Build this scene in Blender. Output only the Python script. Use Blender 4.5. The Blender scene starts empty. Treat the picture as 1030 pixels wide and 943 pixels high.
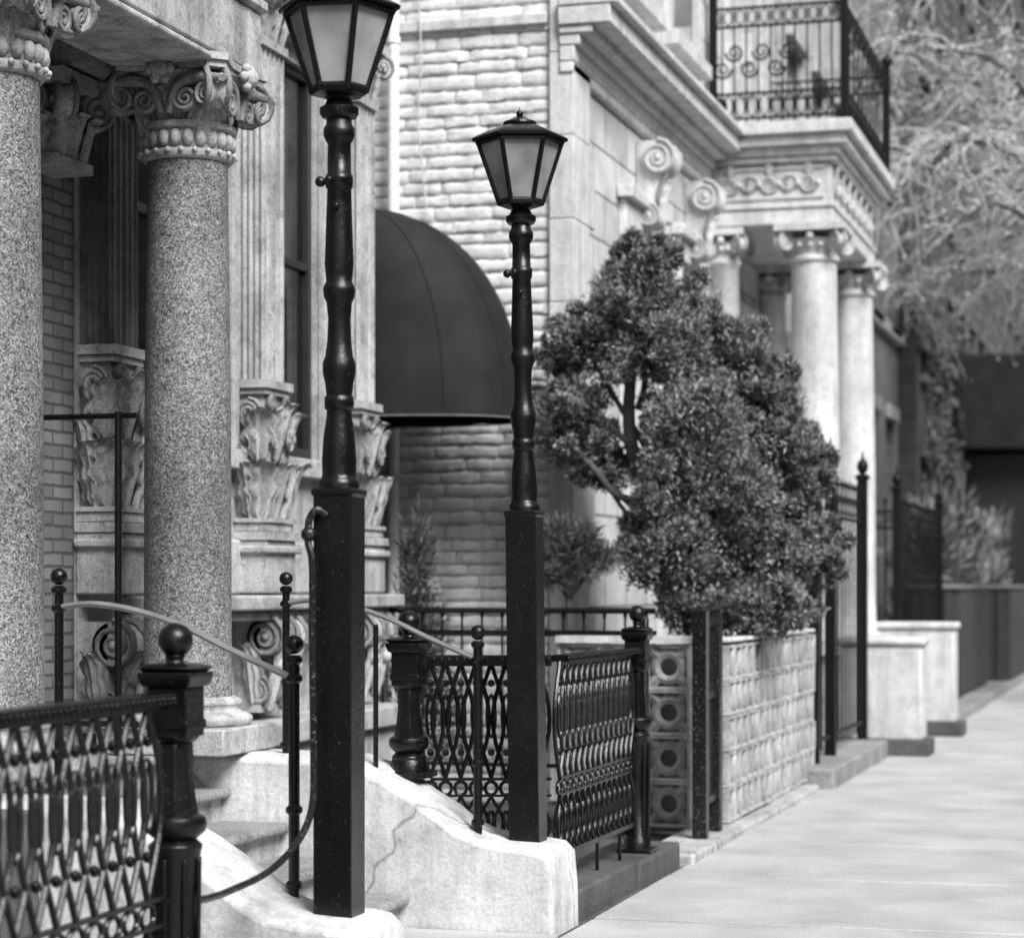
import bpy, math, random
import numpy as np
from mathutils import Vector, Matrix
R = random.Random(7)
pi = math.pi
sc = bpy.context.scene

# ---------------------------------------------------------------- builder
class B:
    def __init__(s): s.v = []; s.f = []
    def add(s, vs, fs):
        o = len(s.v)
        s.v += [tuple(v) for v in vs]
        s.f += [tuple(o + i for i in f) for f in fs]
    def box(s, x0, x1, y0, y1, z0, z1):
        s.add([(x0,y0,z0),(x1,y0,z0),(x1,y1,z0),(x0,y1,z0),(x0,y0,z1),(x1,y0,z1),(x1,y1,z1),(x0,y1,z1)],
              [(0,3,2,1),(4,5,6,7),(0,1,5,4),(1,2,6,5),(2,3,7,6),(3,0,4,7)])
    def lathe(s, prof, cx, cy, n=24, ph=0, sq=1.0):
        vs = []; fs = []
        for z, r in prof:
            for i in range(n):
                a = ph + 2*pi*i/n
                vs.append((cx + r*math.cos(a), cy + r*math.sin(a)*sq, z))
        m = len(prof)
        for j in range(m-1):
            for i in range(n):
                k = (i+1) % n
                fs.append((j*n+i, j*n+k, (j+1)*n+k, (j+1)*n+i))
        fs.append(tuple(range(n-1, -1, -1)))
        fs.append(tuple((m-1)*n + i for i in range(n)))
        s.add(vs, fs)
    def sq(s, prof, cx, cy):
        s.lathe([(z, r*1.41421) for z, r in prof], cx, cy, 4, pi/4)
    def extr(s, pts, vec):
        n = len(pts); vec = Vector(vec)
        vs = [Vector(p) for p in pts] + [Vector(p)+vec for p in pts]
        fs = [tuple(range(n-1,-1,-1)), tuple(range(n, 2*n))]
        for i in range(n):
            k = (i+1) % n
            fs.append((i, k, n+k, n+i))
        s.add(vs, fs)
    def tube(s, path, r, n=6, closed=False, flat=1.0):
        P = [Vector(p) for p in path]; m = len(P)
        if not hasattr(r, '__len__'): r = [r]*m
        vs = []; fs = []
        up = None
        for i in range(m):
            if closed: t = P[(i+1) % m] - P[i-1]
            else: t = P[min(i+1, m-1)] - P[max(i-1, 0)]
            if t.length < 1e-9: t = Vector((0,0,1))
            t.normalize()
            if up is None:
                up = Vector((0,0,1)) if abs(t.z) < .9 else Vector((1,0,0))
            a = t.cross(up)
            if a.length < 1e-4: a = t.cross(Vector((0.3,1,0.2)))
            a.normalize(); b = a.cross(t).normalized(); up = b
            for k in range(n):
                q = 2*pi*k/n
                vs.append(P[i] + a*math.cos(q)*r[i] + b*math.sin(q)*r[i]*flat)
        rng = m if closed else m-1
        for i in range(rng):
            i2 = (i+1) % m
            for k in range(n):
                k2 = (k+1) % n
                fs.append((i*n+k, i*n+k2, i2*n+k2, i2*n+k))
        if not closed:
            fs.append(tuple(range(n))[::-1]); fs.append(tuple((m-1)*n+k for k in range(n)))
        s.add(vs, fs)
    def ball(s, c, r, n=14, m=9, sz=1.0):
        prof = []
        for j in range(m+1):
            a = -pi/2 + pi*j/m
            prof.append((c[2] + r*sz*math.sin(a), max(r*math.cos(a), r*.02)))
        s.lathe(prof, c[0], c[1], n)
    def ell(s, c, u, rx, rz, r, n=16, seg=5):
        u = Vector(u); c = Vector(c); z = Vector((0,0,1))
        s.tube([c + u*rx*math.cos(2*pi*i/n) + z*rz*math.sin(2*pi*i/n) for i in range(n)], r, seg, True)
    def ogee(s, c, u, rx, rz, r, n=10):
        """pointed almond loop of flat bar"""
        u = Vector(u); c = Vector(c); z = Vector((0,0,1))
        for sg in (-1, 1):
            s.tube([c + u*sg*rx*math.sin(pi*i/n)**1.15 + z*rz*(2*i/n-1) for i in range(n+1)], r, 6)
    def spiral(s, c, u, v, Rr, r, turns=2.0, start=0.0, n=26):
        c = Vector(c); u = Vector(u); v = Vector(v)
        pts = []; rs = []
        for i in range(n+1):
            t = i/n
            a = start + turns*2*pi*t
            rr = Rr*(1-.86*t)
            pts.append(c + u*rr*math.cos(a) + v*rr*math.sin(a)); rs.append(r*(1-.45*t))
        s.tube(pts, rs, 6)
    def volute(s, c, axis, Rr, w):
        ax = Vector(axis).normalized(); z = Vector((0,0,1)); u = z.cross(ax).normalized()
        c = Vector(c)
        n = 20; vs = []; fs = []
        for sd, rr in ((-1,.92),(-.6,.8),(0,.66),(.6,.8),(1,.92)):
            for i in range(n):
                a = 2*pi*i/n
                vs.append(c + ax*w*.5*sd + u*Rr*rr*math.cos(a) + z*Rr*rr*math.sin(a))
        for j in range(4):
            for i in range(n):
                k = (i+1) % n
                fs.append((j*n+i, j*n+k, (j+1)*n+k, (j+1)*n+i))
        fs.append(tuple(range(n))[::-1]); fs.append(tuple(4*n+i for i in range(n)))
        s.add(vs, fs)
        for sd in (-1, 1):
            s.spiral(c + ax*w*.5*sd, u, z, Rr, Rr*.15, 2.3, pi/2)
            s.ball(c + ax*w*.5*sd, Rr*.2, 8, 6)
    def leaf(s, p, out, w, h, curl=1.0, up=(0,0,1)):
        p = Vector(p); out = Vector(out).normalized(); up = Vector(up).normalized()
        side = up.cross(out).normalized()
        N = 12; M = 4; vs = []; fs = []
        for i in range(N+1):
            t = i/N
            wd = w*.5*(max(math.sin(pi*(.12+.82*t)), 0)**.6)*(1+.22*math.sin(t*7*pi))
            ou = .10*h*math.sin(pi*t) + curl*h*.34*t**3.2
            uu = h*(t - .22*curl*t**5)
            for j in range(-M, M+1):
                q = j/M
                rib = .05*w*math.cos(j*pi) + .10*w*(1-abs(q)) - .10*w*abs(q)
                vs.append(p + side*wd*q + out*(ou + rib) + up*(uu + .05*h*abs(q)))
        K = 2*M+1
        for i in range(N):
            for j in range(2*M):
                fs.append((i*K+j, i*K+j+1, (i+1)*K+j+1, (i+1)*K+j))
        s.add(vs, fs)

def root(name, loc=(0,0,0)):
    e = bpy.data.objects.new(name, None); sc.collection.objects.link(e)
    e.location = loc; e.empty_display_size = .3
    return e

def mk(b, name, mats, parent=None, bevel=0, smooth=True, ang=38, seg=2):
    me = bpy.data.meshes.new(name)
    me.from_pydata([tuple(v) for v in b.v], [], b.f)
    if not isinstance(mats, (list, tuple)): mats = [mats]
    for m in mats: me.materials.append(m)
    if smooth:
        me.polygons.foreach_set('use_smooth', [True]*len(me.polygons))
        me.set_sharp_from_angle(angle=math.radians(ang))
    me.update()
    o = bpy.data.objects.new(name, me); sc.collection.objects.link(o)
    if bevel:
        md = o.modifiers.new('bev', 'BEVEL'); md.width = bevel; md.segments = seg; md.limit_method = 'ANGLE'; md.angle_limit = math.radians(40)
    if parent:
        o.parent = parent
        o.matrix_parent_inverse = Matrix.Translation(parent.location).inverted()
    return o

# ---------------------------------------------------------------- materials
def g(v): return (v, v, v, 1)
def newmat(name):
    m = bpy.data.materials.new(name); m.use_nodes = True
    nt = m.node_tree
    return m, nt, nt.nodes, nt.links, nt.nodes['Principled BSDF']
def N(n, t, **kw):
    x = n.new(t)
    for k, v in kw.items():
        if hasattr(x, k): setattr(x, k, v)
        else: x.inputs[k.replace('_', ' ')].default_value = v
    return x
def ramp(n, stops, interp='LINEAR'):
    r = n.new('ShaderNodeValToRGB'); r.color_ramp.interpolation = interp
    e = r.color_ramp.elements
    while len(e) < len(stops): e.new(.5)
    for i, (p, v) in enumerate(stops): e[i].position = p; e[i].color = g(v)
    return r
def mult(n, l, a, b, fac=1.0):
    m = n.new('ShaderNodeMix'); m.data_type = 'RGBA'; m.blend_type = 'MULTIPLY'
    m.inputs[0].default_value = fac
    l.new(a, m.inputs[6]); l.new(b, m.inputs[7])
    return m.outputs[2]
def stone(name, a, b, rough=.85, scale=2.5, bump=.35, bscale=45, bdist=.01, streak=.5, speck=.35, pits=0, pitd=.03, crack=0, crackv=.35, crease_and_grime=0):
    m, nt, n, l, p = newmat(name)
    tc = n.new('ShaderNodeTexCoord')
    n1 = N(n, 'ShaderNodeTexNoise', Scale=scale, Detail=10, Roughness=.62)
    l.new(tc.outputs['Object'], n1.inputs['Vector'])
    r1 = ramp(n, [(.34, a), (.66, b)]); l.new(n1.outputs[0], r1.inputs[0])
    mp = n.new('ShaderNodeMapping'); mp.inputs['Scale'].default_value = (7, 7, .7)
    l.new(tc.outputs['Object'], mp.inputs[0])
    n2 = N(n, 'ShaderNodeTexNoise', Scale=1.3, Detail=8, Roughness=.6); l.new(mp.outputs[0], n2.inputs['Vector'])
    r2 = ramp(n, [(.35, 1-streak), (.55, 1)]); l.new(n2.outputs[0], r2.inputs[0])
    n3 = N(n, 'ShaderNodeTexNoise', Scale=bscale*1.6, Detail=4, Roughness=.7); l.new(tc.outputs['Object'], n3.inputs['Vector'])
    r3 = ramp(n, [(.36, 1-speck), (.55, 1)]); l.new(n3.outputs[0], r3.inputs[0])
    c = mult(n, l, r1.outputs[0], r2.outputs[0]); c = mult(n, l, c, r3.outputs[0])
    if crease_and_grime:
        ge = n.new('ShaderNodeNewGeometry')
        rg = ramp(n, [(.42, 1-crease_and_grime), (.505, 1)]); l.new(ge.outputs['Pointiness'], rg.inputs[0])  # darkens concave creases by pointiness; the noise below adds grime blotches
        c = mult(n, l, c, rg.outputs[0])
        n7 = N(n, 'ShaderNodeTexNoise', Scale=9, Detail=8, Roughness=.7); l.new(tc.outputs['Object'], n7.inputs['Vector'])
        r7 = ramp(n, [(.36, 1-crease_and_grime*.7), (.5, 1)]); l.new(n7.outputs[0], r7.inputs[0])
        c = mult(n, l, c, r7.outputs[0])
    if crack:
        dn = N(n, 'ShaderNodeTexNoise', Scale=6, Detail=6); l.new(tc.outputs['Object'], dn.inputs['Vector'])
        mx = n.new('ShaderNodeMix'); mx.data_type = 'RGBA'; mx.blend_type = 'LINEAR_LIGHT'; mx.inputs[0].default_value = .08
        l.new(tc.outputs['Object'], mx.inputs[6]); l.new(dn.outputs[1], mx.inputs[7])
        vo = N(n, 'ShaderNodeTexVoronoi', Scale=crack); vo.feature = 'DISTANCE_TO_EDGE'; l.new(mx.outputs[2], vo.inputs['Vector'])
        rc = ramp(n, [(.0, crackv), (.007, 1)]); l.new(vo.outputs[0], rc.inputs[0])
        c = mult(n, l, c, rc.outputs[0])
    l.new(c, p.inputs['Base Color'])
    p.inputs['Roughness'].default_value = rough
    n4 = N(n, 'ShaderNodeTexNoise', Scale=bscale, Detail=8, Roughness=.65); l.new(tc.outputs['Object'], n4.inputs['Vector'])
    bp = n.new('ShaderNodeBump'); bp.inputs['Strength'].default_value = bump; bp.inputs['Distance'].default_value = bdist
    l.new(n4.outputs[0], bp.inputs['Height'])
    if pits:
        n5 = N(n, 'ShaderNodeTexNoise', Scale=pits, Detail=6, Roughness=.6); l.new(tc.outputs['Object'], n5.inputs['Vector'])
        b2 = n.new('ShaderNodeBump'); b2.inputs['Strength'].default_value = .8; b2.inputs['Distance'].default_value = pitd
        l.new(n5.outputs[0], b2.inputs['Height']); l.new(b2.outputs[0], bp.inputs['Normal'])
    l.new(bp.outputs[0], p.inputs['Normal'])
    return m
def iron(name, base=.003, rough=.22, chip=.62, chipv=.07):
    m, nt, n, l, p = newmat(name)
    tc = n.new('ShaderNodeTexCoord')
    n1 = N(n, 'ShaderNodeTexNoise', Scale=70, Detail=9, Roughness=.75); l.new(tc.outputs['Object'], n1.inputs['Vector'])
    r1 = ramp(n, [(0, base), (chip, base*1.6), (chip+.03, chipv), (1, chipv)]); l.new(n1.outputs[0], r1.inputs[0])
    n0 = N(n, 'ShaderNodeTexNoise', Scale=4, Detail=6); l.new(tc.outputs['Object'], n0.inputs['Vector'])
    r0 = ramp(n, [(.3, rough-.07), (.7, rough+.13)]); l.new(n0.outputs[0], r0.inputs[0])
    l.new(r1.outputs[0], p.inputs['Base Color']); l.new(r0.outputs[0], p.inputs['Roughness'])
    p.inputs['Specular IOR Level'].default_value = .36
    n4 = N(n, 'ShaderNodeTexNoise', Scale=42, Detail=7, Roughness=.65); l.new(tc.outputs['Object'], n4.inputs['Vector'])
    bp = n.new('ShaderNodeBump'); bp.inputs['Strength'].default_value = .5; bp.inputs['Distance'].default_value = .005
    l.new(n4.outputs[0], bp.inputs['Height']); l.new(bp.outputs[0], p.inputs['Normal'])
    return m
def granite(name):
    m, nt, n, l, p = newmat(name)
    tc = n.new('ShaderNodeTexCoord')
    v = N(n, 'ShaderNodeTexVoronoi', Scale=150); l.new(tc.outputs['Object'], v.inputs['Vector'])
    sp = n.new('ShaderNodeSeparateColor'); l.new(v.outputs['Color'], sp.inputs[0])
    r = ramp(n, [(0,.05),(.13,.13),(.35,.21),(.65,.30),(.88,.42)], 'CONSTANT'); l.new(sp.outputs[0], r.inputs[0])
    n1 = N(n, 'ShaderNodeTexNoise', Scale=45, Detail=6, Roughness=.7); l.new(tc.outputs['Object'], n1.inputs['Vector'])
    r1 = ramp(n, [(.35,.6),(.58,1)]); l.new(n1.outputs[0], r1.inputs[0])
    c = mult(n, l, r.outputs[0], r1.outputs[0])
    n2 = N(n, 'ShaderNodeTexNoise', Scale=1.8, Detail=8, Roughness=.65); l.new(tc.outputs['Object'], n2.inputs['Vector'])
    r2 = ramp(n, [(.38,.62),(.6,1)]); l.new(n2.outputs[0], r2.inputs[0])
    c = mult(n, l, c, r2.outputs[0])
    l.new(c, p.inputs['Base Color']); p.inputs['Roughness'].default_value = .5
    return m
def brick(name, c1, c2, mort, axis='X', bw=.21, bh=.068, ms=.009, bump=.6, rough=.85):
    m, nt, n, l, p = newmat(name)
    tc = n.new('ShaderNodeTexCoord'); s = n.new('ShaderNodeSeparateXYZ'); l.new(tc.outputs['Object'], s.inputs[0])
    c = n.new('ShaderNodeCombineXYZ'); l.new(s.outputs[1 if axis == 'X' else 0], c.inputs[0]); l.new(s.outputs[2], c.inputs[1])
    nd = N(n, 'ShaderNodeTexNoise', Scale=9, Detail=3); l.new(c.outputs[0], nd.inputs['Vector'])
    ad = n.new('ShaderNodeMix'); ad.data_type = 'RGBA'; ad.blend_type = 'LINEAR_LIGHT'; ad.inputs[0].default_value = .008
    l.new(c.outputs[0], ad.inputs[6]); l.new(nd.outputs[1], ad.inputs[7])
    b = n.new('ShaderNodeTexBrick'); b.inputs['Scale'].default_value = 1
    b.inputs['Brick Width'].default_value = bw; b.inputs['Row Height'].default_value = bh; b.inputs['Mortar Size'].default_value = ms
    b.inputs['Mortar Smooth'].default_value = .3
    b.inputs['Color1'].default_value = g(c1); b.inputs['Color2'].default_value = g(c2); b.inputs['Mortar'].default_value = g(mort)
    l.new(ad.outputs[2], b.inputs['Vector'])
    n1 = N(n, 'ShaderNodeTexNoise', Scale=2, Detail=10, Roughness=.65); l.new(tc.outputs['Object'], n1.inputs['Vector'])
    r1 = ramp(n, [(.33,.62),(.62,1.05)]); l.new(n1.outputs[0], r1.inputs[0])
    l.new(mult(n, l, b.outputs[0], r1.outputs[0]), p.inputs['Base Color'])
    bp = n.new('ShaderNodeBump'); bp.invert = True; bp.inputs['Strength'].default_value = bump; bp.inputs['Distance'].default_value = .01
    l.new(b.outputs['Fac'], bp.inputs['Height']); l.new(bp.outputs[0], p.inputs['Normal'])
    p.inputs['Roughness'].default_value = rough
    return m
def plain(name, a, rough=.6, spec=.5, var=.25, sc_=12, trans=0):
    m, nt, n, l, p = newmat(name)
    tc = n.new('ShaderNodeTexCoord')
    n1 = N(n, 'ShaderNodeTexNoise', Scale=sc_, Detail=6); l.new(tc.outputs['Object'], n1.inputs['Vector'])
    r = ramp(n, [(.3, a*(1-var)), (.7, a*(1+var))]); l.new(n1.outputs[0], r.inputs[0])
    l.new(r.outputs[0], p.inputs['Base Color']); p.inputs['Roughness'].default_value = rough
    p.inputs['Specular IOR Level'].default_value = spec
    if trans: p.inputs['Transmission Weight'].default_value = trans
    return m

IRON = iron('black_iron_paint')
IRON2 = iron('old_iron_paint', .006, .3, .58, .16)
IRONF = plain('far_iron', .004, .5, .25)
GRAN = granite('speckled_granite')
STONE = stone('carved_limestone', .37, .58, bump=.5, streak=.35, crease_and_grime=.5)
STONED = stone('sooty_sandstone', .10, .19, bump=.4, streak=.45, crease_and_grime=.4)
STONEW = stone('pale_limestone', .54, .70, streak=.25, speck=.18, bscale=25, crease_and_grime=.28)
STUC = stone('painted_stucco', .50, .72, scale=3, bump=.3, bscale=35, bdist=.008, streak=.25, speck=.22, pits=5, pitd=.014, crack=.55, crackv=.45, crease_and_grime=.25)
BLOCK = stone('cast_block', .46, .68, scale=6, bump=.4, bscale=40, bdist=.01, streak=.3, speck=.3, crease_and_grime=.35)
SPLIT = stone('painted_split_stone', .62, .80, scale=4, bump=.5, bscale=34, bdist=.008, streak=.18, speck=.2, pits=13, pitd=.009)
CONC = stone('sidewalk_concrete', .36, .50, scale=1.7, bump=.35, bscale=60, bdist=.005, streak=0, speck=.32)
KERB = stone('kerb_granite', .2, .34, bump=.5, bscale=30, streak=0, speck=.5)
KERBD = stone('dark_bluestone', .05, .12, bump=.5, bscale=30, streak=0, speck=.4)
ASPH = stone('asphalt', .04, .06, bump=.6, bscale=120, streak=0)
SOIL = stone('soil', .05, .10, bump=.8, bscale=25, streak=0)
BRK = brick('grey_brick', .15, .24, .09)
BRKD = brick('dark_brick', .05, .09, .07)
BRKM = brick('mid_brick', .16, .24, .2)
ASHB = brick('ashlar_blocks', .54, .64, .22, 'X', .75, .36, .012, .9)
CANV = plain('awning_canvas', .014, .75, .25, .4, 3)
GLASS = plain('window_glass', .008, .08, .5, .3, 3)
FRAME = plain('painted_window_frame', .02, .5)
FRAMEW = plain('pale_window_frame', .45, .5)
HEM = plain('hem_binding', .12, .7)
WHITE = plain('white_paint', .75, .5, var=.12)
LGLASS = plain('frosted_lantern_glass', .27, .16, .5, .4, 5)
BARK = stone('bark', .05, .12, bump=1, bscale=22, bdist=.02)
TWIG = plain('pale_twig', .40, .8)
BLOS = plain('blossom', .5, .8, var=.2)
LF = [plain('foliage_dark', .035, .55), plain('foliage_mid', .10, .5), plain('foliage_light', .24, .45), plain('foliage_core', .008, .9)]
WOOD = plain('door_wood', .03, .35)
RAIL = plain('worn_steel_rail', .16, .3)
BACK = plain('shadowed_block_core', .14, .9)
JOINT = plain('recessed_mortar', .34, .9)

# ---------------------------------------------------------------- ground, road, sidewalk
b = B(); b.box(-160, 160, -120, 300, -.6, -.2); mk(b, 'ground', SOIL, smooth=False)
b = B(); b.box(1.78, 10.5, -60, 200, -.19, -.135); mk(b, 'road', ASPH, smooth=False)
b = B(); b.box(10.5, 10.7, -60, 200, -.19, .0); b.box(10.7, 15, -60, 200, -.19, -.01)
mk(b, 'opposite_sidewalk', CONC, smooth=False)
sw = root('sidewalk', (-.5, 40, 0))
b = B(); b.box(-3.7, 1.62, -12, 130, -.195, -.022); mk(b, 'bed', KERBD, sw, smooth=False)
b = B()
xs = [-2.70, -.42, 1.62]
for i in range(2):
    y = -12
    while y < 128:
        t = [R.uniform(-.005, .005) for _ in range(4)]
        x0, x1, y0, y1 = xs[i]+.007, xs[i+1]-.007, y+.018, y+1.75-.018
        b.add([(x0,y0,-.05),(x1,y0,-.05),(x1,y1,-.05),(x0,y1,-.05),(x0,y0,t[0]),(x1,y0,t[1]),(x1,y1,t[2]),(x0,y1,t[3])],
              [(4,5,6,7),(0,1,5,4),(1,2,6,5),(2,3,7,6),(3,0,4,7)])
        y += 1.75
mk(b, 'paving_slabs', CONC, sw, bevel=.006)
b = B(); b.box(-3.6, -2.712, 8.13, 10.17, -.1, .002); mk(b, 'stoop_apron', CONC, sw, bevel=.006)
b = B()
y = -12
while y < 128:
    b.box(1.625, 1.775, y, y+1.98, -.18, .0); y += 2
mk(b, 'street_kerb', KERB, sw, bevel=.015)
b = B(); b.box(-8, -2.95, 2, 60, -.19, -.015); mk(b, 'front_yard_soil', SOIL, smooth=False)

def edging(name, x0, x1, y0, y1, h, mat_, L=1.3):
    b = B(); y = y0
    while y < y1-.05:
        e = min(y+L*R.uniform(.8, 1.2), y1)
        b.box(x0+R.uniform(-.01,.01), x1+R.uniform(-.015,.015), y, e-.008, -.1, h+R.uniform(-.008,.008)); y = e
    return mk(b, name, mat_, bevel=.018)
edging('fence_kerb', -3.12, -2.74, 1.5, 7.45, .13, KERBD)
edging('fence_kerb', -3.12, -2.74, 10.68, 13.0, .13, KERBD)
edging('fence_kerb', -3.0, -2.66, 13.0, 18.0, .05, STONE)
edging('granite_kerb', -3.1, -2.56, 18.05, 21.6, .17, KERB, 2.4)
edging('fence_kerb', -3.0, -2.40, 25.7, 45, .12, KERB)

# ---------------------------------------------------------------- stoop of brownstone A
st = root('entrance_stoop', (-3.6, 9.2, 0))
prof = [(-4.9,-.1),(-4.9,.80),(-4.3,.80),(-3.78,.785),(-3.66,.745),(-3.48,.65),(-3.33,.555),(-3.22,.475),(-3.12,.43),(-2.99,.41),(-2.86,.40),(-2.79,.385),(-2.76,.35),(-2.745,.2),(-2.74,-.1)]
def cheek(y0, y1, name):
    b = B(); n = len(prof); ny = 7
    vs = []; fs = []
    for j in range(ny+1):
        y = y0 + (y1-y0)*j/ny
        for x, z in prof:
            e = .02 if j in (0, ny) else 0
            vs.append((x + R.uniform(-.004,.004), y+(R.uniform(-.003,.003)), z - (e if z > 0 else 0) + R.uniform(-.005,.005)))
    for j in range(ny):
        for i in range(n-1):
            fs.append((j*n+i, j*n+i+1, (j+1)*n+i+1, (j+1)*n+i))
    fs.append(tuple(range(n))[::-1]); fs.append(tuple(ny*n+i for i in range(n)))
    b.add(vs, fs)
    mk(b, name, STUC, st, bevel=.02, ang=60, seg=3)
cheek(7.62, 8.12, 'near_cheek_wall'); cheek(10.18, 10.66, 'far_cheek_wall')
b = B()
sx = [-3.46, -3.76, -4.06, -4.36, -4.64]; sz = [.16, .32, .48, .64, .80]
for i in range(5): b.box(-5.38, sx[i]-.03, 8.125, 10.175, -.1 + .155*i, sz[i]-.052)
mk(b, 'risers', STONE, st, bevel=.006)
b = B()
for i in range(5): b.box(-5.38 if i == 4 else sx[i]-.38, sx[i]+.03, 8.13, 10.17, sz[i]-.05, sz[i])
mk(b, 'treads', KERB, st, bevel=.02, seg=3)
b = B(); b.box(-5.38, -4.0, 6.3, 7.60, -.1, .78); b.box(-5.38, -4.9, 10.66, 11.2, -.1, .78)
mk(b, 'landing', STONED, st, bevel=.01)

# ---------------------------------------------------------------- lamp posts
def lamppost(x, y, zb, rot=0.0):
    e = root('street_lamp', (x, y, zb))
    b = B()
    w = .074
    b.sq([(zb, w), (1.93, w), (1.935, w+.006), (1.955, w+.006), (1.965, w-.008)], x, y)
    mk(b, 'square_post', IRON, e, bevel=.008, seg=3)
    b = B()
    b.lathe([(1.96,.074),(1.985,.076),(1.995,.066),(2.01,.062),(2.06,.064),(2.15,.058),(2.22,.047),(2.245,.046),(2.25,.053),(2.275,.055),(2.295,.053),(2.30,.047),
             (2.34,.052),(2.385,.061),(2.42,.061),(2.44,.052),(2.50,.044),(2.58,.041),(2.64,.047),(2.66,.057),(2.685,.060),(2.70,.057),(2.715,.048),(2.74,.050),(2.78,.054),
             (2.86,.051),(3.0,.046),(3.055,.044),(3.06,.05),(3.09,.052),(3.105,.05),(3.11,.044),(3.22,.042),(3.235,.052),(3.25,.058),(3.275,.058),(3.29,.048),(3.31,.046),
             (3.315,.062),(3.33,.072),(3.35,.072),(3.36,.055),(3.38,.045),(3.40,.065)], x, y, 28)
    mk(b, 'turned_shaft', IRON, e, ang=55)
    b = B()
    b.tube([(x-.06, y-.03, 3.08), (x+.0, y, 3.08)], .011, 8)
    b.ball((x-.062, y-.03, 3.08), .02)
    b.ball((x-.02, y-.055, 3.082), .016); b.ball((x+.01, y-.06, 2.985), .013)
    mk(b, 'ladder_lug', IRON, e)
    D = -.02
    ph = rot; zb0, zt0 = 3.425+D, 3.725+D; rb, rt = .10, .20
    b = B(); n = 6
    b.lathe([(3.41+D,.07),(3.42+D,.105),(3.435+D,.11),(3.438+D,.10)], x, y, 6, ph)
    for i in range(n):
        a = ph + 2*pi*i/n; a2 = ph + 2*pi*(i+1)/n
        p0 = Vector((x+rb*math.cos(a), y+rb*math.sin(a), zb0)); p1 = Vector((x+rt*math.cos(a), y+rt*math.sin(a), zt0))
        q1 = Vector((x+rt*math.cos(a2), y+rt*math.sin(a2), zt0)); q0 = Vector((x+rb*math.cos(a2), y+rb*math.sin(a2), zb0))
        b.tube([p0, p1], .0115, 6)
        b.tube([p1 - Vector((0,0,.008)), q1 - Vector((0,0,.008))], .013, 6)
        b.tube([p0 + Vector((0,0,.012)), q0 + Vector((0,0,.012))], .015, 6)
    mk(b, 'lantern_frame', IRON, e)
    b = B(); b.lathe([(zb0+.004, rb*.96), (zt0-.004, rt*.965)], x, y, 6, ph)
    mk(b, 'lantern_glass', LGLASS, e, ang=10)
    b = B()
    b.lathe([(3.722+D,.19),(3.725+D,.226),(3.738+D,.230),(3.748+D,.216),(3.778+D,.15),(3.795+D,.10),(3.797+D,.082)], x, y, 6, ph)
    b.lathe([(3.795+D,.075),(3.807+D,.08),(3.817+D,.078),(3.825+D,.055),(3.84+D,.03),(3.845+D,.016)], x, y, 18)
    b.ball((x, y, 3.857+D), .017)
    b.tube([(x,y,3.865+D),(x,y,3.89+D)], [.008,.002], 6)
    mk(b, 'lantern_roof', IRON, e, ang=25)
    return e
l1 = lamppost(-2.93, 7.87, .395, math.radians(8))
l2 = lamppost(-2.925, 10.41, .395, math.radians(20))
l2.rotation_euler = (0, math.radians(-.7), 0)
def cat(P, k=5):
    P = [Vector(p) for p in P]; out = []
    for i in range(len(P)-1):
        a = P[max(i-1,0)]; c = P[i]; d = P[i+1]; e = P[min(i+2,len(P)-1)]
        for j in range(k):
            t = j/k
            out.append(.5*((2*c)+(-a+d)*t+(2*a-5*c+4*d-e)*t*t+(-a+3*c-3*d+e)*t**3))
    out.append(P[-1]); return out
b = B()
pts = [(-2.95,7.79,1.86),(-2.98,7.77,1.88),(-3.005,7.76,1.84),(-3.005,7.75,1.76),(-2.985,7.74,1.68),(-2.985,7.74,1.4),(-2.98,7.74,1.0),(-2.98,7.72,.80),(-3.01,7.64,.68),(-3.05,7.48,.60),(-3.06,7.2,.575),(-3.05,6.98,.575),(-3.04,6.76,.59)]
b.tube(cat(pts), .013, 8); b.ball((-3.005,7.755,1.79), .028)
mk(b, 'conduit_pipe', IRON2, l1)

# ---------------------------------------------------------------- cast-iron newels and lace fences
def newel(b, x, y, z0, zt=1.48, k=1.0):
    T = zt
    b.ball((x,y,T-.05), .05*k, 18, 12)
    b.lathe([(T-.125,.03*k),(T-.11,.022*k),(T-.10,.03*k),(T-.09,.02*k)], x, y, 16)
    b.sq([(T-.15,.07*k),(T-.135,.082*k),(T-.125,.06*k),(T-.12,.03*k)], x, y)
    b.sq([(T-.20,.062*k),(T-.19,.075*k),(T-.165,.082*k),(T-.15,.082*k)], x, y)
    b.sq([(T-.355,.062*k),(T-.20,.062*k)], x, y)
    b.sq([(T-.33,.068*k),(T-.30,.066*k)], x, y)
    if z0 < .7:
        b.lathe([(T-.375,.05*k),(T-.36,.066*k),(T-.35,.07*k)], x, y, 8, pi/8)
        b.lathe([(.88,.066*k),(T-.53,.056*k),(T-.47,.05*k),(T-.42,.052*k),(T-.375,.05*k)], x, y, 8, pi/8)
        b.lathe([(.80,.06*k),(.825,.085*k),(.85,.09*k),(.87,.085*k),(.885,.06*k)], x, y, 20)
        b.lathe([(z0+.02,.085*k),(z0+.08,.08*k),(z0+.1,.066*k),(.6,.062*k),(.74,.07*k),(.78,.078*k),(.80,.06*k)], x, y, 12)
        for i in range(8):
            a = i*pi/4
            b.tube([(x+.066*k*math.cos(a), y+.066*k*math.sin(a), z0+.1),(x+.072*k*math.cos(a), y+.072*k*math.sin(a), .74)], .009, 5)
    else:
        b.lathe([(z0+.14,.055*k),(T-.355,.06*k)], x, y, 12)
        b.lathe([(z0,.095*k),(z0+.03,.095*k),(z0+.05,.08*k),(z0+.1,.075*k),(z0+.13,.085*k),(z0+.15,.06*k)], x, y, 16)
    b.sq([(z0,.1*k),(z0+.03,.1*k)], x, y)
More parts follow.
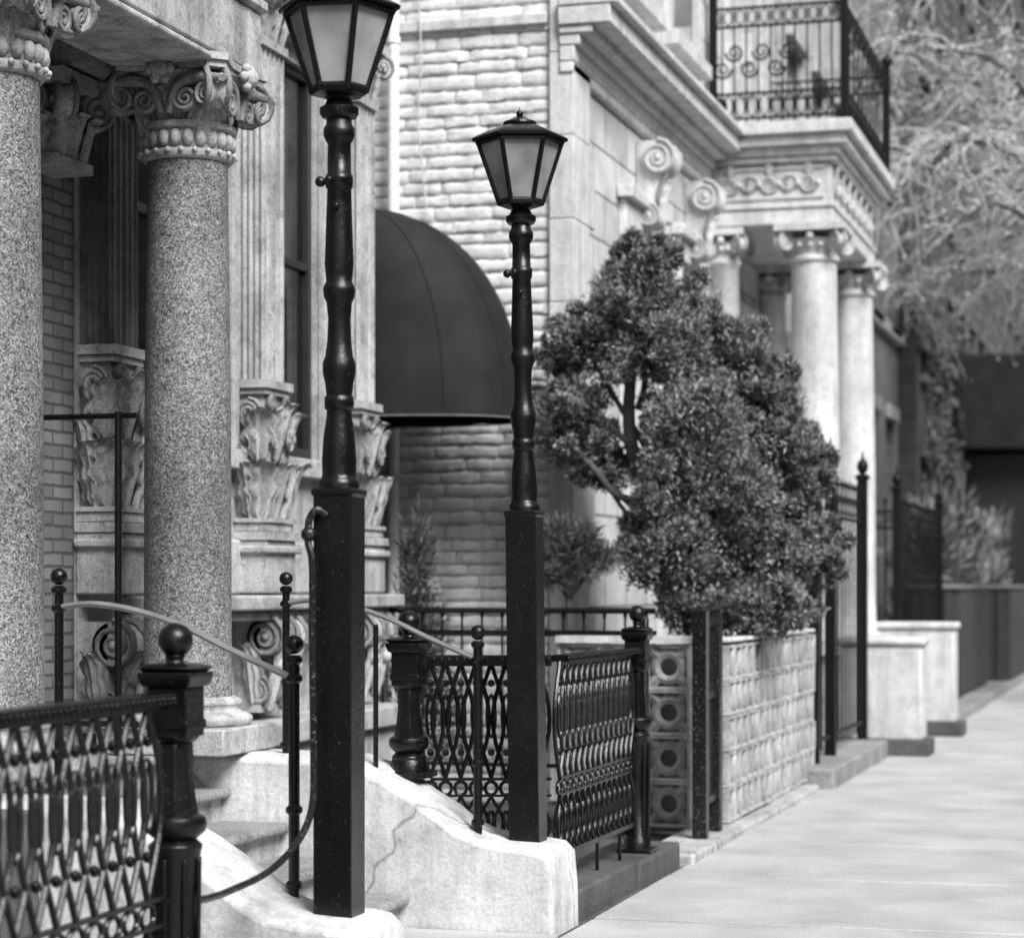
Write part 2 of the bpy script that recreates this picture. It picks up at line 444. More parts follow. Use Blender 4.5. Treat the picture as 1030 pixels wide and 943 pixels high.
def lace(b, p0, p1, z0, z1, unit=.2, r=.0105):
    p0 = Vector((p0[0],p0[1],0)); p1 = Vector((p1[0],p1[1],0)); d = p1-p0; L = d.length; u = d.normalized()
    nn = Vector((-u.y, u.x, 0))
    n = max(1, round(L/unit)); un = L/n; H = z1-z0
    Z = Vector((0,0,1))
    def hbar(z, w, h):
        c = [p0+nn*w+Z*z, p1+nn*w+Z*z, p1-nn*w+Z*z, p0-nn*w+Z*z]
        b.extr(c, (0,0,h))
    hbar(z1, .034, .02); hbar(z1+.021, .044, .012); hbar(z1-.02, .014, .02)
    m = int(L/.036)
    for i in range(m):
        q = p0 + u*(i+.5)*L/m
        for sgn in (-1, 1):
            b.ball(q + nn*.042*sgn + Z*(z1+.012), .0145, 6, 4)
    hbar(z0-.02, .014, .026); hbar(z0+.385*H, .010, .014); hbar(z0+.30*H, .010, .012)
    for i in range(n):
        c = p0 + u*(i+.5)*un; e = p0 + u*i*un
        b.ogee(c + Z*(z0+.70*H), u, un*.44, .30*H, r)
        b.ogee(e + Z*(z0+.70*H), u, un*.44, .30*H, r)
        for q in (c, e):
            b.ell(q + Z*(z0+.72*H), u, un*.14, .11*H, r*.85, 12, 6)
            b.ell(q + Z*(z0+.345*H), u, un*.2, .035*H, r*.9, 10, 6)
            b.ball(q + Z*(z0+.53*H), r*1.8, 6, 4)
            b.ball(q + Z*(z0+.89*H), r*1.8, 6, 4)
            b.ell(q + Z*(z0+.145*H), u, un*.13, .085*H, r*.8, 10, 6)
            b.ogee(q + Z*(z0+.15*H), u, un*.44, .15*H, r*.95)
def lacefence(segs, z0, z1, newels, name='ornamental_iron_fence'):
    e = root(name, (segs[0][0][0], segs[0][0][1], z0))
    b = B()
    for a, c, un in segs: lace(b, a, c, z0, z1, un)
    mk(b, 'lace_panels', IRON, e, ang=50)
    b = B()
    for nw in newels: newel(b, *nw)
    mk(b, 'newel_posts', IRON, e, bevel=.004, ang=40)
    return e
e = lacefence([((-3.02,3.2),(-3.035,6.58),.245)], .24, 1.235, [(-3.045,6.69,.10,1.48,1.12),(-3.03,3.1,.10,1.48,1.0)])
e = lacefence([((-3.46,10.56),(-2.90,10.74),.15),((-2.87,10.78),(-2.86,12.34),.22)], .30, 1.235, [(-3.55,10.50,.68,1.48,1.1),(-2.86,12.42,.12,1.50,.95)])
b = B()
b.sq([(.12,.035),(1.42,.035),(1.44,.02)], -2.88, 12.62)
for y in (10.95,11.5,12.0): b.tube([(-2.86,y,.1),(-2.86,y,.3)], .011, 6)
mk(b, 'gate_stop_post', IRON, e, bevel=.004)

# ---------------------------------------------------------------- stoop hand rails
def handrail(y):
    e = root('stoop_handrail', (-3.15, y, .48))
    b = B()
    b.tube([(-3.15,y,.42),(-3.15,y,1.33)], .021, 10)
    for z in (.47, .75, 1.24, 1.31): b.lathe([(z,.022),(z+.01,.032),(z+.025,.032),(z+.035,.022)], -3.15, y, 12)
    b.ball((-3.15,y,1.385), .036)
    b.tube([(-4.12,y,.78),(-4.12,y,1.60)], .018, 10); b.ball((-4.12,y,1.64), .033)
    for z in (.82, 1.5, 1.57): b.lathe([(z,.018),(z+.01,.03),(z+.025,.03),(z+.035,.018)], -4.12, y, 12)
    b.tube([(-3.66,y,.72),(-3.66,y,1.42)], .013, 8)
    mk(b, 'posts', IRON, e)
    b = B()
    b.tube(cat([(-4.12,y,1.52),(-3.98,y,1.535),(-3.8,y,1.51),(-3.6,y,1.45),(-3.4,y,1.36),(-3.17,y,1.265)]), .021, 10, flat=.6)
    mk(b, 'rail', RAIL, e)
handrail(7.98); handrail(10.33)
b = B()
for x in (-5.22,-4.80): b.tube([(x,9.9,.8),(x,9.9,2.43)], .018, 8)
for z in (2.41, .95): b.tube([(-5.35,9.9,z),(-4.70,9.9,z)], .014, 8)
mk(b, 'iron_gate', IRON)

# ---------------------------------------------------------------- BUILDING A
ha = root('row_house', (-6, 9, 0))
XF = -5.40; YE = 14.98
def skin(b, x, y0, y1, z0, z1, wins, dep=.2):
    ys = sorted(set([y0,y1] + [w[0] for w in wins] + [w[1] for w in wins]))
    zs = sorted(set([z0,z1] + [w[2] for w in wins] + [w[3] for w in wins]))
    for i in range(len(ys)-1):
        for j in range(len(zs)-1):
            cy = (ys[i]+ys[i+1])/2; cz = (zs[j]+zs[j+1])/2
            if any(w[0] < cy < w[1] and w[2] < cz < w[3] for w in wins): continue
            b.add([(x,ys[i],zs[j]),(x,ys[i+1],zs[j]),(x,ys[i+1],zs[j+1]),(x,ys[i],zs[j+1])], [(0,1,2,3)])
    for a, c, d, e in wins:
        q = x-dep
        b.add([(x,a,d),(q,a,d),(q,a,e),(x,a,e),(x,c,d),(q,c,d),(q,c,e),(x,c,e)], [(0,1,2,3),(5,4,7,6),(0,4,5,1),(3,2,6,7)])
def windows(parent, x, wins, dep=.16, fm=None, sash=True):
    f = B(); gl = B()
    for a, c, d, e in wins:
        q = x-dep; t = .055
        f.box(q-.04, q+.02, a+.001, a+t, d+.001, e-.001); f.box(q-.04, q+.02, c-t, c-.001, d+.001, e-.001)
        f.box(q-.04, q+.019, a+t, c-t, d+.001, d+t+.02); f.box(q-.04, q+.019, a+t, c-t, e-t, e-.001)
        if sash:
            m = (d+e)/2; f.box(q-.035, q+.012, a+t, c-t, m-.025, m+.025)
        gl.box(q-.03, q-.022, a+t-.01, c-t+.01, d+t, e-t+.01)
    mk(f, 'window_frames', fm or FRAME, parent, bevel=.004)
    mk(gl, 'window_glass', GLASS, parent, smooth=False)
b = B(); b.box(-16, XF-.30, -6, YE, -.1, 13.5); b.box(XF-.30, XF-.001, -6, -5.7, 0, 13.5)
b.box(XF-.298, XF-.002, YE-.2, YE-.002, -.1, 13.5)
mk(b, 'core_walls', BRK, ha, smooth=False)
winA = [(11.06,12.55,2.42,4.95),(13.16,14.08,2.42,4.95),(2.6,3.8,2.35,4.75),(5.0,6.2,2.35,4.75),(8.6,9.75,.8,3.4),(11.4,12.5,6.6,8.8),(13.3,14.2,6.6,8.8),(2.6,3.8,6.6,8.8),(5,6.2,6.6,8.8),(8.6,10.0,6.6,8.8)]
b = B(); skin(b, XF, -5.7, 10.62, 0, 13.5, [w for w in winA if w[0] < 10.6]); mk(b, 'brick_front', BRK, ha, smooth=False)
b = B(); skin(b, XF+.003, 10.62, YE, 0, 13.5, [w for w in winA if w[0] > 10.6]); mk(b, 'stone_bay_front', STONE, ha, smooth=False)
windows(ha, XF, [w for w in winA if w[0] < 10.6 and w[3] != 3.4])
windows(ha, XF, [w for w in winA if w[0] > 10.6], .055)
b = B(); b.box(XF-.2, XF-.14, 8.6, 9.75, .8, 3.4)
for yy in (8.70, 9.22):
    b.box(XF-.14, XF-.12, yy, yy+.42, 1.0, 1.9); b.box(XF-.14, XF-.12, yy, yy+.42, 2.05, 3.2)
mk(b, 'front_door', WOOD, ha, bevel=.008)

def fluted(b, xf, xb, y0, y1, z0, z1, nf, ns):
    pts = [(xb, y0)]
    def grooves(n, a, c):
        out = []; w = (c-a)/n
        for i in range(n):
            s0 = a + i*w; m = w*.13
            out.append((s0, 0)); out.append((s0+m, 0))
            for k in range(1, 6):
                th = pi*k/6
                out.append((s0 + w/2 - (w/2-m)*math.cos(th), -min(.026, w*.42)*math.sin(th)))
            out.append((s0+w-m, 0))
        out.append((c, 0)); return out
    if ns:
        for t, d in grooves(ns, xb+.01, xf): pts.append((t, y0-d))
    for t, d in grooves(nf, y0, y1): pts.append((xf+d, t))
    pts.append((xb, y1))
    q = []
    for p in pts:
        if not q or (abs(q[-1][0]-p[0]) > 1e-6 or abs(q[-1][1]-p[1]) > 1e-6): q.append(p)
    n = len(q); vs = [(x,y,z0) for x,y in q] + [(x,y,z1) for x,y in q]
    b.add(vs, [(i, i+1, n+i+1, n+i) for i in range(n-1)] + [tuple(range(n))[::-1], tuple(n+i for i in range(n))])
def acanthus_base(b, xf, xb, y0, y1, z0, z1):
    H = z1-z0; w = y1-y0; ym = (y0+y1)/2
    b.box(xb, xf-.02, y0+.02, y1-.02, z0, z1)
    for a, c, o in ((z0, z0+.05, .06),(z0+.055, z0+.10, .03),(z0+.105, z0+.13, .045),(z1-.05, z1, .03),(z1-.085, z1-.055, .01)):
        b.box(xb, xf+o, y0-o, y1+o, a, c)
    for k, (dz, hh, ww) in enumerate(((.13,.42,.34),(.48,.40,.30))):
        for j in (-1, 0, 1):
            if k == 1 and j == 0:
                b.leaf((xf-.01, ym, z0+dz*H+.02), (1,0,0), w*.5, hh*H*1.1, 1.0); continue
            b.leaf((xf-.015, ym + j*w*.33, z0+dz*H), (1, j*.35, 0), w*ww*1.25, hh*H, .9)
    for j in (-1, 1):
        b.volute((xf+.01, ym+j*w*.33, z0+.62*H), (1,0,0), w*.17, .07)
        b.spiral((xf+.03, ym+j*w*.24, z0+.30*H), (0,1,0), (0,0,1), w*.14, .016, 1.8, 0)
        b.spiral((xf+.02, ym+j*w*.30, z0+.86*H), (0,j,0), (0,0,1), w*.15, .018, 1.8, pi)
    b.ball((xf+.045, ym, z0+.80*H), .045, 10, 7)
    dx = xf-xb
    for sd, yy in ((-1, y0),(1, y1)):
        xm = xb + dx*.55
        b.leaf((xm, yy+.005*sd, z0+.13*H), (0,sd,0), dx*1.15, .44*H, 1.0)
        b.leaf((xm+dx*.2, yy, z0+.48*H), (.3,sd,0), dx*.95, .40*H, 1.0)
        b.leaf((xm-dx*.25, yy+.01*sd, z0+.34*H), (-.2,sd,0), dx*.7, .32*H, .9)
        b.volute((xm, yy+.02*sd, z0+.80*H), (0,1,0), dx*.42, .05)
        b.volute((xm+dx*.2, yy+.02*sd, z0+.40*H), (0,1,0), dx*.26, .05)
        b.leaf((xf-.02, yy, z0+.13*H), (1,sd,0), dx*1.2, .46*H, 1.2)
        b.leaf((xf-.03, yy, z0+.5*H), (1,sd,0), dx*1.1, .40*H, 1.2)
def pil_capital(b, xf, xb, y0, y1, z0, z1):
    H = z1-z0; ym = (y0+y1)/2; w = y1-y0
    b.box(xb, xf+.02, y0-.02, y1+.02, z0, z0+.05)
    b.box(xb, xf, y0, y1, z0+.05, z1-.07)
    b.box(xb, xf+.09, y0-.09, y1+.09, z1-.07, z1)
    for j in (-1,0,1): b.leaf((xf, ym+j*w*.33, z0+.05), (1,j*.3,0), w*.4, H*.6, 1.1)
    b.leaf(((xf+xb)/2, y0, z0+.05), (0,-1,0), (xf-xb), H*.6, 1.1)
    for j in (-1, 1):
        b.volute((xf+.04, ym+j*w*.5, z0+.68*H), (1,-j,0), .10, .09)
        b.volute(((xf+xb)/2, ym+j*(w*.5+.04), z0+.68*H), (0,1,0), .09, .06)
pils = [(10.68,11.02),(12.72,13.08),(14.38,14.74)]
xp = XF+.17
for i, (a, c) in enumerate(pils):
    mt = STONED if i == 0 else STONE
    b = B()
    fluted(b, xp, XF+.004, a, c, 2.84, 4.84 if i else 5.2, 5, 4)
    mk(b, 'fluted_pilaster', mt, ha, ang=25)
    b = B(); acanthus_base(b, xp+.02, XF+.004, a, c, 1.88, 2.84); mk(b, 'acanthus_pilaster_foot', STONE, ha, ang=60)
    b = B()
    b.box(XF+.004, xp+.06, a-.05, c+.05, 1.56, 1.88); b.box(XF+.005, xp+.09, a-.08, c+.08, 1.80, 1.845)
    mk(b, 'pilaster_plinth', STONE, ha, bevel=.012)
    if i:
        b = B(); pil_capital(b, xp, XF+.004, a, c, 4.84, 5.28); mk(b, 'pilaster_capital', STONE, ha, ang=60)
    b = B()
    for yy in (a+.06, c-.06):
        b.volute((xp+.03, yy, 1.30), (0,1,0), .13, .15); b.volute((xp-.02, yy, .98), (0,1,0), .09, .14)
        b.box(XF+.004, xp, yy-.075, yy+.075, .85, 1.42)
        b.leaf((xp+.02, yy, .86), (1,0,0), .17, .5, 1.0)
        b.leaf((xp-.05, yy-.075, .9), (0,-1,0), .14, .45, 1.0)
        b.ball((xp+.10, yy, 1.13), .045, 10, 7)
    mk(b, 'carved_consoles', STONE, ha, ang=60)
b = B()
b.box(XF+.006, XF+.30, 11.14, YE+.02, 1.46, 1.55); b.box(XF+.006, XF+.24, 11.14, YE, 1.40, 1.455)
b.box(XF+.006, XF+.06, 11.14, YE-.01, 1.556, 1.88)
b.box(XF+.006, XF+.36, 11.1, YE+.03, .66, .80); b.box(XF+.006, XF+.30, 11.1, YE, 0, .655)
b.box(XF+.006, XF+.14, 12.7, YE-.01, 5.285, 5.9); b.box(XF+.006, XF+.40, 10.9, YE, 5.905, 6.1)
mk(b, 'base_ledges', STONE, ha, bevel=.015)
b = B()
for a, c, d, e in winA:
    if a > 11 and d < 5:
        b.box(XF+.005, XF+.06, c+.004, c+.10, d, e+.1)
        b.box(XF+.006, XF+.09, a, c+.12, d-.12, d-.003); b.box(XF+.006, XF+.09, a, c+.12, e+.104, e+.22); continue
    b.box(XF+.006, XF+.10, a-.09, c+.12, d-.12, d-.003); b.box(XF+.006, XF+.09, a-.09, c+.12, e+.104, e+.22)
mk(b, 'window_surrounds', STONE, ha, bevel=.008)

def capital(b, cx, cy, z0, z1, r, aw):
    H = z1-z0
    b.lathe([(z0,r*1.02),(z0+.02,r*1.1),(z0+.045,r*1.1),(z0+.05,r*1.0),(z0+.14,r*1.04),(z0+.15,r*1.16),(z0+.175,r*1.16),(z0+.18,r*1.0),(z0+.30,r*1.02),(z0+.36,r*1.2),(z0+.40,r*1.45)], cx, cy, 32)
    n = 22
    for i in range(n):
        a = 2*pi*i/n
        p = (cx+r*1.03*math.cos(a), cy+r*1.03*math.sin(a), z0+.097)
        b.ball(p, .030, 8, 6, 1.35)
        b.ball((cx+r*1.14*math.cos(a+.14), cy+r*1.14*math.sin(a+.14), z0+.035), .014, 6, 5)
    for i in range(16):
        a = 2*pi*(i+.5)/16
        o = (math.cos(a), math.sin(a), 0)
        b.leaf((cx+r*.98*o[0], cy+r*.98*o[1], z0+.17), o, r*.5, H*.42, .9)
    h = aw/2
    for i in range(4):
        a = pi/4 + i*pi/2
        o = Vector((math.cos(a), math.sin(a), 0)); ax = Vector((-o.y, o.x, 0))
        b.volute(Vector((cx,cy,z1-.165)) + o*h*1.16, ax, .105, .10)
        b.leaf(Vector((cx,cy,z1-.40)) + o*r*1.0, o, r*.75, .30, 1.3)
        f = Vector((math.cos(i*pi/2), math.sin(i*pi/2), 0)); s = Vector((-f.y, f.x, 0)); Z = Vector((0,0,1))
        c0 = Vector((cx,cy,z1-.17)) + f*(r*1.32)
        for sg in (-1, 1):
            path = cat([c0 + s*sg*.02 - Z*.10, c0 + s*sg*.06 + Z*.02, c0+s*sg*.14+Z*.055, c0+s*sg*.24+Z*.05+f*.03, c0+s*sg*.31+Z*.04+f*.05], 4)
            b.tube(path, [.018+.010*math.sin(k/ (len(path)-1)*pi) for k in range(len(path))], 6)
            b.spiral(c0 + s*sg*.105 - Z*.035, s*sg, Z, .06, .016, 1.9, pi)
            b.spiral(c0 + s*sg*.22 - Z*.03 + f*.02, s*sg, Z, .055, .014, 1.9, pi/2)
        b.ball(c0 + Z*.10 + f*.05, .05, 10, 8)
        for k in range(6):
            q = 2*pi*k/6
            b.ball(c0 + Z*.10 + f*.05 + s*.05*math.cos(q) + Z*.05*math.sin(q), .026, 6, 5)
    pts = []
    for i in range(4):
        a = pi/4 + i*pi/2
        c = Vector((math.cos(a), math.sin(a), 0))*h*1.36; t = Vector((-c.y, c.x, 0)).normalized()
        pts += [c - t*.05, c + t*.05]
        a2 = pi/4 + (i+1)*pi/2; c2 = Vector((math.cos(a2), math.sin(a2), 0))*h*1.36; t2 = Vector((-c2.y, c2.x, 0)).normalized()
        p, q = c + t*.05, c2 - t2*.05; m = (p+q)/2
        for k in range(1, 6):
            tt = k/6
            pts.append(p.lerp(q, tt) - m.normalized()*.05*math.sin(pi*tt))
    b.extr([Vector((cx,cy,z1-.065))+p for p in pts], (0,0,.03))
    b.extr([Vector((cx,cy,z1-.034))+p*1.05 for p in pts], (0,0,.034))
pe = root('portico', (-4.6, 9.3, .8))
for cy in (8.32, 10.25):
    cx = -4.6; r = .212
    b = B()
    b.lathe([(1.06,r*1.06),(1.075,r*1.01),(1.6,r),(2.4,r*.985),(3.2,r*.945),(3.63,r*.92),(3.66,r*.95)], cx, cy, 48)
    mk(b, 'granite_column', GRAN, pe)
    b = B(); capital(b, cx, cy, 3.65, 4.12, r*.96, .56); mk(b, 'capital', STONE, pe, ang=60)
    b = B()
    b.lathe([(.93,.30),(.95,.315),(.975,.315),(.99,.29),(1.0,.255),(1.02,.25),(1.035,.262),(1.055,.262),(1.07,.225)], cx, cy, 32)
    b.box(cx-.33, cx+.33, cy-.33, cy+.33, .802, .93)
    mk(b, 'column_base', STONE, pe, bevel=.012)
b = B()
b.box(-4.86, -4.34, 7.98, 10.56, 4.12, 4.44); b.box(-4.88, -4.31, 7.96, 10.58, 4.442, 4.50); b.box(-4.86, -4.34, 7.98, 10.56, 4.502, 4.95)
b.box(-5.38, -4.862, 10.06, 10.50, 4.125, 4.95); b.box(-5.38, -4.862, 8.1, 8.5, 4.125, 4.95)
b.box(-5.36, -4.1, 7.75, 10.8, 4.955, 5.15)
b.box(-4.86, -4.34, 8.6, 9.98, 4.08, 4.118)
mk(b, 'entablature', STONE, pe, bevel=.015)
b = B()
pil_capital(b, -5.2, XF+.004, 10.03, 10.38, 3.65, 4.10)
mk(b, 'wall_bracket', STONE, pe, ang=60)

# recessed link between the houses, door and awning
lk = root('recessed_entrance', (-5.95, 15.9, 0))
b = B(); b.box(-7, -5.95, YE+.002, 16.47, -.1, 13); mk(b, 'back_wall', BRKM, lk, smooth=False)
b = B(); b.box(-5.948, -5.90, 15.3, 16.2, .05, 2.5); mk(b, 'door', WOOD, lk, bevel=.01)
aw = root('entrance_awning', (-5.9, 15.7, 2.9))
b = B(); nth, nph = 16, 30
zb, zh, ax, ay, x0, yc = 2.87, 1.47, 1.25, .60, -5.72, 15.72
vs = []; fs = []
def sp(c, p): return math.copysign(abs(c)**p, c)
for i in range(nth+1):
    th = (pi/2)*i/nth
    for j in range(nph+1):
        ph = -pi/2 + pi*j/nph
        rib = 1 - .014*abs(math.sin(ph*5))
        vs.append((x0 + ax*sp(math.cos(th), .9)*sp(math.cos(ph), .75)*rib, yc + ay*sp(math.cos(th), .55)*sp(math.sin(ph), .8)*rib, zb + zh*sp(math.sin(th), .95)))
for i in range(nth):
    for j in range(nph):
        a = i*(nph+1)+j; fs.append((a, a+1, a+nph+2, a+nph+1))
b.add(vs, fs)
edge = [vs[i*(nph+1)] for i in range(nth+1)] + [vs[i*(nph+1)+nph] for i in range(nth, -1, -1)]
n = len(edge); b.add(edge + [(-5.95, y, z) for x, y, z in edge], [(i, i+1, n+i+1, n+i) for i in range(n-1)])
val = [vs[j] for j in range(nph+1)]
val = [(-5.95, val[0][1], zb)] + val + [(-5.95, val[-1][1], zb)]
n = len(val); b.add(val + [(x, y, z-.07+.008*math.sin(k*1.3)) for k, (x, y, z) in enumerate(val)], [(i, i+1, n+i+1, n+i) for i in range(n-1)])
mk(b, 'canvas', CANV, aw, ang=80)
b = B()
for j in range(0, nph+1, 6):
    b.tube([Vector(vs[i*(nph+1)+j]) for i in range(nth)], .006, 5)
mk(b, 'seams', CANV, aw)
b = B(); b.tube([(x, y, z-.072) for x, y, z in val], .007, 5); mk(b, 'hem_piping', HEM, aw)

# ---------------------------------------------------------------- BUILDING B
hb = root('limestone_house', (-6, 21, 0))
XB = -4.32
b = B(); b.box(-16, XB-.3, 16.62, 25.6, -.1, 14); mk(b, 'core_walls', STONED, hb, smooth=False)
winB = [(18.25,19.35,2.3,4.55),(20.3,21.3,2.3,4.55),(23.0,24.1,1.2,4.2),(17.9,19.0,6.5,8.9),(19.9,21.0,6.5,8.9),(22.7,24.3,6.2,9.0),(18.2,19.4,10.2,12.4),(20.2,21.3,10.2,12.4),(22.9,24.1,10.2,12.4)]
b = B(); skin(b, XB, 16.60, 25.6, 0, 14, winB, .22); mk(b, 'ashlar_front', ASHB, hb, smooth=False)
windows(hb, XB, winB, .18, FRAMEW)
b = B(); b.box(-16, XB-.03, 16.508, 16.61, -.05, 13.9); mk(b, 'flank_mortar_bed', JOINT, hb, smooth=False)
b = B(); z = -.05; rw = 0
while z < 13.8:
    h = R.choice((.085,.095,.10,.11,.12)); x = -7.6 + R.uniform(-.3, 0)
    while x < -4.46:
        L = R.uniform(.18, .52); e = min(x+L, -4.45)
        if -4.45-e < .12: e = -4.45
        y = 16.490 + R.uniform(-.006, .005)
        gp = R.uniform(.0015, .005)
        a0, a1, c0, c1 = x+gp, e-gp*.5, z+gp*.8, z+h-.002
        nx = max(2, int((a1-a0)/.04)); vs = []; fs = []
        rows = [(0,.016,0),(.12,.002,1),(.38,-.001,1),(.66,.001,1),(.90,.002,1),(1,.016,0)]
        for q, dy, jn in rows:
            for i in range(nx+1):
                u = i/nx; ed = .010 if i in (0, nx) else 0
                vs.append((a0+(a1-a0)*u, y+dy+ed+(R.uniform(-.004,.004) if jn else 0), c0+(c1-c0)*q + R.uniform(-.007,.007)))
        for q in range(5):
            for i in range(nx):
                k = q*(nx+1)+i; fs.append((k, k+1, k+nx+2, k+nx+1))
        b.add(vs, fs)
        x = e
    z += h
mk(b, 'split_stone_flank', SPLIT, hb, ang=60)
b = B()
b.box(-7, XB-.16, 16.44, 16.505, 5.80, 5.88)
z = 0; i = 0
while z < 13.9:
    h = .62
    b.box(XB-.14, XB+.05, 16.45, 16.45+(.66 if i % 2 else .5), z+.002, z+h-.002); z += h; i += 1
mk(b, 'quoins', STONEW, hb, bevel=.008)
b = B()
for (z0, z1, o) in ((5.42,5.50,.05),(5.62,5.70,.10),(5.702,5.76,.20),(5.762,5.90,.34),(5.902,5.96,.40)):
    b.box(XB-.06, XB+o, 16.44-o*.15, 21.69, z0, z1)
b.box(XB-.06, XB+.06, 16.43, 21.69, 5.502, 5.618)
for (z0, z1, o) in ((12.9,13.1,.15),(13.1,13.5,.5),(13.5,13.7,.6)):
    b.box(XB-.2, XB+o, 16.4-o*.5, 25.6, z0+.002, z1)
mk(b, 'string_cornice', STONEW, hb, bevel=.012)
b = B()
for a, c, d, e in winB:
    b.box(XB+.003, XB+.07, a-.18, a-.004, d-.003, e+.2); b.box(XB+.003, XB+.07, c+.004, c+.18, d-.003, e+.2)
    b.box(XB+.003, XB+.068, a-.004, c+.004, e+.004, e+.2); b.box(XB+.003, XB+.13, a-.24, c+.24, e+.204, e+.30)
    b.box(XB+.003, XB+.16, a-.22, c+.22, d-.14, d-.006)
for z in (.9, 1.9): b.box(XB+.003, XB+.05, 17.15, 21.6, z, z+.08)
mk(b, 'window_surrounds', STONEW, hb, bevel=.01)
b = B()
for yc_ in (18.8, 20.8):
    for zz, rr, xo in ((5.18,.15,.20),(4.70,.10,.12)):
        b.volute((XB+xo, yc_, zz), (0,1,0), rr, .30)
    pts = [(XB+.01,5.33),(XB+.22,5.33),(XB+.30,5.2),(XB+.22,5.02),(XB+.16,4.88),(XB+.17,4.73),(XB+.10,4.60),(XB+.01,4.58)]
    b.extr([(x, yc_-.11, z) for x, z in pts], (0,.22,0))
    b.leaf((XB+.18, yc_, 4.66), (1,0,0), .2, .4, .8)
mk(b, 'scroll_keystones', STONEW, hb, ang=50)
b = B(); b.tube([(-5.66,16.37,.1),(-5.66,16.37,12)], .045, 12)
for z in (1.5,3.6,5.7,7.8): b.lathe([(z,.045),(z+.005,.056),(z+.05,.056),(z+.055,.045)], -5.66, 16.37, 12)
mk(b, 'downspout', WHITE, hb)
b = B(); b.tube(cat([(-5.5,16.43,6.6),(-5.46,16.43,5.6),(-5.48,16.43,5.1),(-5.41,16.43,4.4)]), .008, 5); mk(b, 'wall_cable', FRAMEW, hb)

# portico of B with balcony
pb = root('balcony_portico', (-3.4, 23.5, 0))
PX0, PX1, PY0, PY1 = XB+.003, -3.11, 21.78, 25.02
def ionic(b, cx, cy, z0, z1, r):
    b.lathe([(z0,r*1.4),(z0+.08,r*1.4),(z0+.09,r*1.2),(z0+.14,r*1.25),(z0+.18,r*1.05),(z0+.5,r),(z0+(z1-z0)*.5,r*.98),(z1-.36,r*.86),(z1-.34,r*.98),(z1-.31,r*.98),(z1-.29,r*.88),(z1-.2,r*.9),(z1-.14,r*1.15)], cx, cy, 28)
    for sx_ in (-1,1):
        for sy in (-1,1):
            o = Vector((sx_,sy,0)).normalized()
            b.volute(Vector((cx,cy,z1-.17))+o*r*1.42, Vector((-o.y,o.x,0)), .095, .08)
    for k in range(4):
        f = Vector((math.cos(k*pi/2), math.sin(k*pi/2), 0))
        b.ball(Vector((cx,cy,z1-.12))+f*r*1.15, .04, 8, 6)
        for t in (-.4,0,.4):
            s_ = Vector((-f.y,f.x,0)); b.ball(Vector((cx,cy,z1-.2))+f*r*1.0+s_*r*t, .03, 6, 5)
    b.box(cx-r*1.35, cx+r*1.35, cy-r*1.35, cy+r*1.35, z1-.07, z1-.002)
b = B()
for cy in (22.02, 24.76): ionic(b, -3.32, cy, .95, 5.07, .25); ionic(b, -4.20, cy, .95, 5.07, .17)
mk(b, 'ionic_columns', STONEW, pb, ang=50)
b = B()
b.box(PX0, PX1, PY0, PY1, 5.07, 5.22); b.box(PX0, PX1+.02, PY0-.02, PY1+.02, 5.222, 5.27)
b.box(PX0, PX1-.02, PY0+.02, PY1-.02, 5.272, 5.66)
for (z0, z1, o) in ((5.662,5.72,.04),(5.722,5.80,.08),(5.802,5.90,.15),(5.902,6.02,.21)):
    b.box(PX0, PX1+o, PY0-o, PY1+o*.4, z0, z1)
mk(b, 'entablature', STONEW, pb, bevel=.012)
b = B()
def rinceau(org, u, L, n, nrm):
    org = Vector(org); u = Vector(u); nrm = Vector(nrm); Z = Vector((0,0,1))
    for i in range(n):
        c = org + u*(i+.5)*L/n; sg = 1 if i % 2 else -1
        b.spiral(c, u, Z*sg, L/n*.46, .022, 2.0, 0)
        b.leaf(c - Z*sg*.08 + nrm*.0, nrm, .10, .14, .8)
        b.ball(c + u*L/n*.5 + nrm*.01, .03, 6, 5)
rinceau((PX0+.12, PY0+.01, 5.46), (1,0,0), .95, 5, (0,-1,0))
rinceau((PX1-.01, PY0+.2, 5.46), (0,1,0), 2.8, 13, (1,0,0))
for z in (5.32, 5.60): b.box(PX0+.06, PX1-.08, PY0, PY0+.03, z, z+.022)
mk(b, 'carved_frieze', STONEW, pb, ang=60)
b = B()
for i in range(6): b.box(-4.3, -2.9+(-.28*i), 22.3, 24.8, -.1+.16*i, .16*(i+1))
b.box(-4.3, -3.13, 21.8, 25.3, -.1, .955)
mk(b, 'steps', STONE, pb, bevel=.01)
b = B()
b.box(-3.08, -2.27, 21.85, 22.28, .14, 1.04); b.box(-3.1, -2.24, 21.82, 22.3, 1.042, 1.12)
b.box(-3.08, -2.24, 24.85, 25.28, .14, 1.14); b.box(-3.1, -2.21, 24.82, 25.3, 1.142, 1.22)
mk(b, 'cheek_blocks', STONEW, pb, bevel=.03)
b = B(); b.box(-3.1, -2.2, 21.8, 22.35, 0, .15); b.box(-3.1, -2.15, 24.8, 25.33, 0, .15); mk(b, 'cheek_bases', KERBD, pb, bevel=.01)
